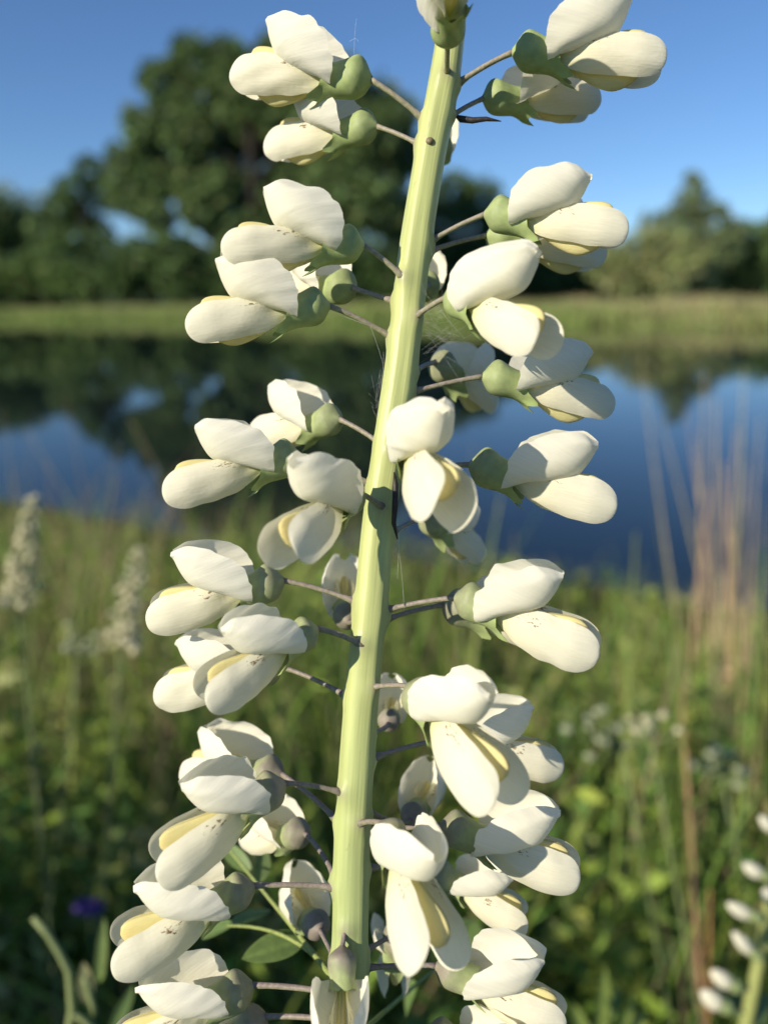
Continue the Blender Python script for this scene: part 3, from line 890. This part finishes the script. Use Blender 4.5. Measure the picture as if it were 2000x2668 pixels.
# withered bracts and an empty scar on the stem
def bract(points, radii, flat=0.5):
    P = [p - foot for p in points]
    v, f = tube(P, radii, 8)
    mesh_obj('withered_bract', v, f, M_PED, plant, [(0.035, 0.028, 0.024, 1)]*len(v))
bract([at(983, 250, .142), at(995, 257, .142), at(1020, 260, .1415), at(1050, 257, .141), at(1082, 262, .1405)], [3*PX, 9*PX, 8*PX, 6*PX, 1*PX])
bract([at(851, 1020, .1375), at(854, 1045, .137), at(853, 1090, .137), at(850, 1130, .1375), at(858, 1165, .138)], [2*PX, 7*PX, 8*PX, 6*PX, 1.5*PX])
sc_ = stem_at(320)[0] + CB*stem_at(320)[1]*0.96 - CR*0.0005
v, f = tube([sc_ - foot - CB*0.0006, sc_ - foot + CB*0.0003, sc_ - foot + CB*0.0005 + CU*0.0002], [12*PX, 10*PX, 5*PX], 9)
mesh_obj('stalk_scar', v, f, M_PED, plant, [(0.20, 0.16, 0.09, 1)]*len(v))

# leaves
def leaf_blade(name, base, tip, width, normal, col, parent, origin, curl=0.12, nu=14, nv=7):
    X = (tip-base); Ln = X.length; X = X.normalized()
    Nn = (normal - X*normal.dot(X)).normalized(); S = Nn.cross(X)
    V, C = [], []
    for i in range(nu):
        t = i/(nu-1)
        w = width*0.5*max(0.02, math.sin(math.pi*min(1, 0.04+0.96*t)**0.85)**0.7)
        for j in range(nv):
            q = j/(nv-1)*2-1
            p = base + X*(Ln*t) + S*(w*q) + Nn*(-curl*Ln*t*t + abs(q)*w*0.25)
            V.append(p-origin)
            rib = 1.25 if abs(q) < 0.1 else 1.0
            e = 1.15 if abs(q) > 0.9 else 1.0
            C.append((*(min(0.9, c*rib*e) for c in col), 1))
    return mesh_obj(name, V, grid_faces(nu, nv), M_LEAF, parent, C)

LG = (0.16, 0.24, 0.075)
br = at(722, 2110, .150)
m_ = Matrix.Translation(br - foot)
branch = simple_tube('leafy_branch', [p - foot for p in bez(at(728, 2125, .143), at(640, 2010, .168), at(478, 1815, .185), 14)], [9*PX*(1-0.045*i) for i in range(14)], (0.27, 0.32, 0.10), M_PED, plant)
simple_tube('leafy_branch', [p - foot for p in bez(at(690, 2075, .154), at(610, 1995, .165), at(490, 2000, .175), 10)], [7*PX*(1-0.05*i) for i in range(10)], (0.27, 0.32, 0.10), M_PED, branch)
leaf_blade('leaf', at(652, 2030, .166), at(523, 2068, .160), 0.0062, CB*0.6+CU*0.9+CR*0.2, LG, branch, foot, 0.05)
leaf_blade('leaf', at(500, 2000, .176), at(590, 1950, .190), 0.0042, CB*0.4+CU*1.0, LG, branch, foot)
leaf_blade('leaf', at(560, 1905, .182), at(572, 1828, .182), 0.0042, CB*0.9+CR*0.5, (0.20,0.27,0.10), branch, foot)
leaf_blade('leaf', at(540, 1880, .184), at(470, 1815, .19), 0.0040, CB*0.9+CU*0.5, LG, branch, foot)
leaf_blade('leaf', at(500, 2000, .176), at(430, 2020, .18), 0.0045, CB*0.4+CU*1.0, LG, branch, foot)
br2 = simple_tube('leafy_branch', [p - foot for p in bez(at(748, 2260, .143), at(900, 2120, .19), at(985, 2060, .215), 12)], [8*PX*(1-0.05*i) for i in range(12)], (0.25, 0.31, 0.10), M_PED, plant)
leaf_blade('leaf', at(985, 2070, .215), at(1030, 1985, .222), 0.012, CB*0.9+CU*0.5, (0.17, 0.25, 0.07), br2, foot)
leaf_blade('leaf', at(900, 2130, .20), at(860, 2190, .21), 0.007, CB*0.6+CU*0.8, LG, br2, foot)

# ------------------------------------------------------------------ single plants standing in the near meadow
def foot_on_ground(p, dy=0.0):
    q = Vector((p.x, p.y+dy, 0)); q.z = ground_z(q.x, q.y) - 0.01
    return q

def blade_thing(name, label, cat, group, pts, w, col, mat, parent=None, twist=0.3):
    """an upright stalk or blade: slightly flattened tube tapering to its tip"""
    base = pts[0]
    v, f = tube([p-base for p in pts], [w*0.5*max(0.15, 1-0.8*(i/(len(pts)-1))**1.6) for i in range(len(pts))], 7)
    c = [(*[min(0.9, k*(1+rng.uniform(-0.12, 0.12))) for k in col], 1)]*len(v)
    o = mesh_obj(name, v, f, mat, parent, c)
    o.location = base
    if label: tag(o, label, cat, group)
    return o

def stalk_through(xt, yt, xb, yb, depth, n=9, wob=0.02):
    """points of a stalk seen from (xb, yb) up to (xt, yt), carried on down to the soil"""
    top = at(xt, yt, depth*1.0); bot = at(xb, yb, depth)
    d = bot-top
    g = Vector(bot)
    gz = ground_z(bot.x, bot.y)
    k = (top.z-gz)/max(0.05, top.z-bot.z)
    g = top + d*k
    g.z = ground_z(g.x, g.y)-0.01
    P = [g.lerp(top, i/(n-1)) for i in range(n)]
    ax = rng.uniform(-wob, wob)
    return [p + CR*ax*math.sin(math.pi*i/(n-1)) for i, p in enumerate(P)]

TAN = (0.43, 0.345, 0.195); STRAW = (0.36, 0.25, 0.12)
reeds = [(1383,770,1460,1260,1.5,7),(1425,900,1500,1290,1.6,6),(1522,800,1535,1380,1.6,9),(1545,860,1548,1390,1.5,11),(1560,1000,1552,1400,1.4,12),(1535,1050,1525,1380,1.5,10),
         (1605,790,1580,1330,1.7,9),(1590,920,1590,1400,1.5,10),(1618,960,1600,1420,1.6,9),(1630,1080,1612,1400,1.5,9),(1578,1150,1572,1430,1.4,11),(1560,1230,1560,1450,1.4,12),
         (1640,900,1640,1380,1.7,8),(1500,950,1530,1350,1.6,6),(1480,880,1520,1330,1.7,5),(1655,1000,1625,1400,1.6,8)]
for (xt, yt, xb, yb, dd, wmm) in reeds:
    blade_thing('dry_reed', 'tan dry reed in the pale clump at the right shore of the pond', 'reed', 'tan reeds at the right shore', stalk_through(xt, yt, xb, yb, dd, wob=0.03), wmm*0.001, TAN, M_DRY)
for (xt, yt, xb, yb, dd, wmm) in [(5,880,40,1150,1.5,5),(60,930,90,1200,1.6,4),(140,850,180,1150,1.8,4),(255,960,240,1180,1.5,6),(300,1010,330,1200,1.6,4),(40,1000,20,1200,1.3,5),(390,1010,360,1180,1.6,4),(200,1030,185,1180,1.4,4),(95,1060,130,1230,1.4,5)] + [(rng.uniform(-10, 470), rng.uniform(900, 1060), rng.uniform(-10, 470), 1190, rng.uniform(1.3, 1.9), rng.uniform(4, 8)) for _ in range(15)]:
    blade_thing('dry_reed', 'thin brown reed standing before the water beyond the pale flower spikes', 'reed', 'brown reeds at the left shore', stalk_through(xt, yt, xb, yb, dd, wob=0.03), wmm*0.001, (0.27,0.21,0.12), M_DRY)
for (xt, yt, xb, yb, dd, wmm) in [(1020,960,990,1330,1.2,5),(1080,1080,1050,1330,1.3,7),(960,1100,985,1330,1.3,6),(1110,1150,1090,1330,1.4,5),(930,1180,920,1340,1.3,5)]:
    blade_thing('dry_grass_stalk', 'straw stalk behind the flower stem where the meadow meets the water', 'grass stalk', 'straw stalks behind the stem', stalk_through(xt, yt, xb, yb, dd, wob=0.03), wmm*0.001, (0.34,0.26,0.13), M_DRY)
blade_thing('brown_stalk', 'tall straight brown dead stalk standing in the right meadow', 'stalk', None, stalk_through(1470,1480,1500,2080,0.62,wob=0.004), 0.008, STRAW, M_DRY)
blade_thing('brown_stalk', 'second brown dead stalk leaning beside the tall straight one', 'stalk', None, stalk_through(1420,1720,1478,2010,0.60,wob=0.004), 0.006, (0.22,0.15,0.08), M_DRY)
blade_thing('brown_stalk', 'short orange brown dead stalk beside the base of the tall one', 'stalk', None, stalk_through(1532,1920,1530,2050,0.58,wob=0.003), 0.0065, (0.38,0.22,0.09), M_DRY)
blade_thing('brown_stalk', 'thin orange brown stalk bending in the meadow left of the reeds', 'stalk', None, stalk_through(1330,1420,1360,1640,0.9,wob=0.01), 0.006, (0.33,0.22,0.10), M_DRY)
for (xt, yt, xb, yb, dd, wmm) in [(1470,1360,1480,1560,0.75,11),(1372,1150,1360,1330,1.0,9),(1440,1350,1460,1540,0.8,9),(1650,1180,1630,1420,0.9,10),(1330,1300,1340,1500,0.9,8),(1600,1440,1590,1640,0.8,9)]:
    blade_thing('green_grass_blade', 'broad fresh green grass blade rising in the right meadow', 'grass blade', 'broad green blades at right', stalk_through(xt, yt, xb, yb, dd, wob=0.02), wmm*0.001, (0.24,0.31,0.08), M_HERB)

# pale flower spikes (left) and a pale flower head (right)
def icosphere_mesh(name, col, mat, squash=0.8):
    v = []; f = []
    n, m = 6, 8
    for i in range(n+1):
        th = math.pi*i/n
        for j in range(m):
            ph = 2*math.pi*j/m
            rr = math.sin(th)*(1+0.12*math.cos(ph*4))
            v.append((rr*math.cos(ph), rr*math.sin(ph), squash*math.cos(th)))
    me = bpy.data.meshes.new(name)
    me.from_pydata(v, [], grid_faces(n+1, m, True))
    a = me.color_attributes.new('Col', 'FLOAT_COLOR', 'POINT'); a.data.foreach_set('color', np.array([(*col, 1)]*len(v), dtype=np.float32).ravel())
    me.polygons.foreach_set('use_smooth', [True]*len(me.polygons)); me.materials.append(mat)
    return me
FLORET = icosphere_mesh('floret', (0.72, 0.68, 0.44), M_LEAF)
FLORET_G = icosphere_mesh('floret', (0.42, 0.46, 0.28), M_LEAF)

def spike(label, xt, yt, xb, yb, xs, ys, depth, rad, n):
    pts = stalk_through(xb, yb, xs, ys, depth, wob=0.0)
    top, bot = at(xt, yt, depth), at(xb, yb, depth)
    base = pts[0]
    root = empty('pale_flower_spike', base); tag(root, label, 'flower spike', 'pale flower spikes at left')
    P = pts + [bot.lerp(top, t) for t in (0.25, 0.5, 0.75, 1.0)]
    v, f = tube([p-base for p in P], [0.0014]*len(pts)+[0.0014, 0.0012, 0.001, 0.0006], 7)
    mesh_obj('stem', v, f, M_LEAF, root, [(0.22, 0.26, 0.12, 1)]*len(v))
    d = (top-bot)
    for i in range(n):
        t = (i+0.5)/n
        a = i*2.399
        w = rad*(1.05-0.75*t**1.5)*rng.uniform(0.45, 1.3)
        p = bot + d*(t+rng.uniform(-0.03, 0.03)) + CR*(math.cos(a)*w) + CB*(math.sin(a)*w)
        o = bpy.data.objects.new('floret', FLORET if rng.random() < 0.75 else FLORET_G); COL.objects.link(o); o.parent = root
        s_ = rng.uniform(0.0018, 0.0044)*(1.15-0.5*t)
        o.matrix_local = Matrix.Translation(p-base) @ Matrix.Rotation(rng.uniform(0, 3), 4, 'Z') @ Matrix.Rotation(rng.uniform(-0.8, 0.8), 4, 'X') @ Matrix.Diagonal((s_, s_, s_, 1))
spike('taller pale cream flower spike in the left meadow at the water side', 72, 1070, 42, 1310, 60, 1500, 0.60, 0.0105, 90)
spike('shorter pale cream flower spike nearer to the big white flowers', 306, 1180, 262, 1400, 250, 1560, 0.62, 0.0115, 90)

def umbel(label, cx, cy, spread_, n, depth, col_mesh, xs, ys, size=0.004):
    pts = stalk_through(cx, cy+40, xs, ys, depth, wob=0.0)
    base = pts[0]
    root = empty('flower_head', base); tag(root, label, 'flower head')
    v, f = tube([p-base for p in pts], [0.0013]*len(pts), 7)
    mesh_obj('stem', v, f, M_LEAF, root, [(0.24, 0.30, 0.12, 1)]*len(v))
    for i in range(n):
        p = at(cx+rng.gauss(0, spread_), cy+rng.gauss(0, spread_*0.6), depth+rng.uniform(-0.02, 0.02))
        v, f = tube([pts[-1]-base, pts[-1].lerp(p, 0.6)-base-Vector((0, 0, 0.004)), p-base], [0.001, 0.0009, 0.0007], 5)
        mesh_obj('ray', v, f, M_LEAF, root, [(0.24, 0.30, 0.12, 1)]*len(v))
        o = bpy.data.objects.new('floret', col_mesh); COL.objects.link(o); o.parent = root
        s_ = rng.uniform(0.8, 1.3)*size
        o.matrix_local = Matrix.Translation(p-base) @ Matrix.Diagonal((s_, s_, s_*0.8, 1))
umbel('loose pale greenish flower head on a slim stem right of the white flowers', 1345, 1580, 38, 22, 0.62, FLORET_G, 1385, 1850)
umbel('small pale seed head with a few dots above the loose flower head', 1405, 1560, 22, 8, 0.58, FLORET, 1440, 1800, 0.0032)
umbel('yellow green tufted flower head at the right edge of the meadow', 1560, 1640, 30, 14, 0.7, FLORET_G, 1600, 1900, 0.005)
umbel('greyish tuft of small flowers beside the left spikes', 170, 1390, 20, 9, 0.7, FLORET_G, 150, 1600, 0.004)

# violet flower low in the dark left meadow
def violet():
    c = at(195, 1955, 0.62)
    pts = stalk_through(195, 1958, 205, 2150, 0.62, wob=0.0); base = pts[0]
    root = empty('violet_flower', base); tag(root, 'small violet blue flower low in the dark meadow at left', 'flower')
    v, f = tube([p-base for p in pts], [0.0015]*len(pts), 6)
    mesh_obj('stem', v, f, M_LEAF, root, [(0.12, 0.18, 0.06, 1)]*len(v))
    for k in range(6):
        a = k*math.pi/3 + 0.2
        tip = c + CR*math.cos(a)*0.0135 + CU*math.sin(a)*0.007 + CB*0.004
        leaf_blade('petal', c, tip, 0.010, CB+CU*0.3, (0.085, 0.05, 0.24), root, base, 0.1, 8, 5)
violet()

# ------------------------------------------------------------------ neighbouring plants
def bud(root, org, base, tip, fat, tint=0.1):
    """closed pea-flower bud: pointed cream body in a small green cup"""
    X = (tip-base); L_ = X.length; X = X.normalized(); Z = (CU-X*CU.dot(X)).normalized(); Y = Z.cross(X)
    m = Matrix((X, Y, Z)).transposed().to_4x4(); m.translation = base-org
    b = empty('flower_bud', None, root, m)
    pr = [(0, 0.12), (0.1, 0.6), (0.3, 0.95), (0.55, 1.0), (0.8, 0.72), (0.94, 0.36), (1, 0.04)]
    V, C = [], []
    for i in range(14):
        t = i/13; rr = float(curve(pr, t)[0])*fat
        for j in range(14):
            th = 2*math.pi*j/14
            V.append((L_*(0.2+0.8*t), rr*math.cos(th)*0.8, rr*math.sin(th)+0.10*L_*t*t))
            k = sstep(0.45, 0.0, t); C.append((*(CREAM*(1-k)+CLAW*k), 0))
    mesh_obj('bud_petals', V, grid_faces(14, 14, True), M_PETAL, b, C, [(v[0]*8000, v[1]*8000, 0) for v in V])
    V, C = [], []
    pr = [(0, 0.25), (0.15, 0.75), (0.5, 1.0), (1, 1.02)]
    for i in range(9):
        t = i/8; rr = float(curve(pr, t)[0])*fat*0.92
        for j in range(20):
            th = 2*math.pi*j/20
            V.append((L_*(-0.02+t*(0.40+0.06*math.cos(5*th))), rr*math.cos(th)*0.85, rr*math.sin(th)))
            C.append((*(GREEN*(1-tint)+PURP*tint), 1))
    mesh_obj('calyx', V, grid_faces(9, 20, True), M_CALYX, b, C)

def second_indigo():
    dd = 0.36
    P = [at(1600, 2260, dd), at(1622, 2150, dd), at(1645, 2040, dd), at(1664, 1930, dd), at(1682, 1810, dd), at(1698, 1690, dd), at(1712, 1570, dd)]
    base = foot_on_ground(P[0], 0.03)
    root = empty('white_indigo_plant', base); tag(root, 'smaller white flowered plant with closed buds at the right edge, low down', 'flowering plant')
    v, f = tube([p-base for p in [base]+P], [0.0035, 0.0032, 0.003, 0.0028, 0.0026, 0.0022, 0.0018, 0.001], 12)
    mesh_obj('stem', v, f, M_LEAF, root, [(0.40, 0.44, 0.15, 1)]*len(v))
    for (sx, sy, bx, by, tx, ty, ft) in [(1672,1850,1682,1800,1636,1768,.0028),(1655,1925,1662,1895,1600,1872,.0032),(1650,2000,1645,1985,1565,1960,.0031),(1640,2070,1645,2072,1575,2020,.003),
                                        (1668,1925,1690,1905,1740,1890,.003),(1650,2050,1700,2040,1760,2030,.003),(1625,2140,1598,2135,1530,2105,.0036),(1615,2190,1578,2180,1508,2150,.004),(1660,1960,1672,1945,1645,1925,.003)]:
        a = at(sx, sy, dd); b_ = at(bx, by, dd-0.004)
        v, f = tube(bez(a-base, a.lerp(b_, 0.5)-base, b_-base, 5), [0.0008]*5, 7)
        mesh_obj('flower_stalk', v, f, M_PED, root, [(0.22, 0.25, 0.12, 1)]*len(v))
        bud(root, base, b_, at(tx, ty, dd-0.006), ft)
    leaf_blade('leaf', at(1612, 2205, dd), at(1560, 2120, dd+.01), 0.010, CB+CU*0.3, (0.14, 0.21, 0.08), root, base)
    leaf_blade('leaf', at(1610, 2210, dd), at(1670, 2150, dd+.01), 0.010, CB+CU*0.3, (0.14, 0.21, 0.08), root, base)
second_indigo()

def budding_herb():
    dd = 0.30
    P = [at(140, 2290, dd), at(157, 2180, dd), at(150, 2100, dd), at(130, 2060, dd), at(105, 2020, dd), at(72, 1982, dd)]
    base = foot_on_ground(P[0], 0.03)
    root = empty('budding_herb', base); tag(root, 'thin green bent herb stem with narrow buds at the bottom left', 'herb')
    v, f = tube([p-base for p in [base]+P], [0.003, 0.0019, 0.0017, 0.0015, 0.0014, 0.0013, 0.0012], 9)
    mesh_obj('stem', v, f, M_LEAF, root, [(0.30, 0.36, 0.15, 1)]*len(v))
    Q = bez(at(155, 2190, dd), at(190, 2200, dd), at(225, 2260, dd), 6)
    v, f = tube([p-base for p in Q], [0.0013]*6, 8); mesh_obj('stem', v, f, M_LEAF, root, [(0.30, 0.36, 0.15, 1)]*len(v))
    Q = bez(at(205, 2190, dd), at(195, 2150, dd), at(183, 2110, dd), 5)
    v, f = tube([p-base for p in Q], [0.0012]*5, 8); mesh_obj('stem', v, f, M_LEAF, root, [(0.30, 0.36, 0.15, 1)]*len(v))
    for (bx, by, tx, ty, w, c) in [(190,2165,180,2080,.006,(0.30,0.30,0.14)),(215,2120,218,2050,.004,(0.24,0.34,0.09)),(240,2230,290,2130,.005,(0.16,0.24,0.08)),(215,2115,225,1985,.004,(0.24,0.32,0.10))]:
        leaf_blade('leaf', at(bx, by, dd), at(tx, ty, dd), w, CB+CR*0.3, c, root, base, 0.05)
budding_herb()
for q_, (xb, yb, xt, yt, w, dd) in enumerate([(1290,2260,1310,2090,.010,.42),(1270,2260,1240,2170,.007,.40),(1330,2260,1370,2150,.008,.42)]):
    o = at(xb, yb, dd); g_ = foot_on_ground(o, 0.02)
    rt = empty('young_shoot', g_); tag(rt, ('tallest bright green young shoot with an upright blade, right of the white spike\'s base', 'lower young shoot leaning left towards the white spike\'s base', 'young shoot leaning right beside the tallest bright shoot')[q_], 'shoot', 'young shoots at the foot of the spike')
    v, f = tube([Vector((0, 0, 0)), (o-g_)*0.5, o-g_], [0.0025, 0.002, 0.0016], 8); mesh_obj('stem', v, f, M_LEAF, rt, [(0.26, 0.34, 0.10, 1)]*len(v))
    leaf_blade('leaf', o, at(xt, yt, dd), w, CB+CR*0.4, (0.26, 0.34, 0.08), rt, g_, 0.05)
    leaf_blade('leaf', o.lerp(at(xt, yt, dd), 0.2), at(xt+30, yt+40, dd+.01), w*0.7, CB-CR*0.4, (0.22, 0.30, 0.08), rt, g_, 0.05)

# ------------------------------------------------------------------ spider silk between the flowers
def silk():
    m, t, p, out = mat_new('silk'); p.inputs['Base Color'].default_value = (0.8, 0.8, 0.8, 1); p.inputs['Roughness'].default_value = 0.4
    anchor = at(955, 700, .139)
    root = empty('spider_web', anchor); tag(root, 'fine tangled spider silk stretched between the stem and the right-hand flowers', 'spider web')
    r = random.Random(3); segs = []
    def thread(a, b, rad, k=0.001):
        c = a.lerp(b, 0.5) + Vector((r.gauss(0, k), r.gauss(0, k), r.gauss(0, k)-k*0.5))
        v, f = tube([q-anchor for q in bez(a, c, b, 6)], [rad]*6, 4); segs.append((v, f, [(1, 1, 1, 1)]*len(v)))
    for _ in range(45):
        a = at(r.uniform(905, 925), r.gauss(700, 50), .139+r.gauss(0, .004)); b = at(r.gauss(985, 22), r.gauss(715, 45), .139+r.gauss(0, .004))
        thread(a, b, 0.000006, 0.0004)
    for _ in range(22):
        a = at(r.gauss(818, 12), r.gauss(850, 28), .139+r.gauss(0, .002)); b = at(r.gauss(822, 10), r.gauss(860, 30), .139+r.gauss(0, .002))
        thread(a, b, 0.000006, 0.0006)
    for (x0, y0, x1, y1) in [(858,1165,872,1320),(862,1150,858,1250),(720,675,800,705),(800,705,828,790),(828,760,815,860),(555,700,575,725),(770,40,765,130),(755,90,775,95),(920,980,900,860)]:
        thread(at(x0, y0, .1385), at(x1, y1, .1385), 0.000013, 0.001)
    v, f, c = join(segs)
    tag(mesh_obj('silk_threads', v, f, m, root), kind='stuff')
silk()
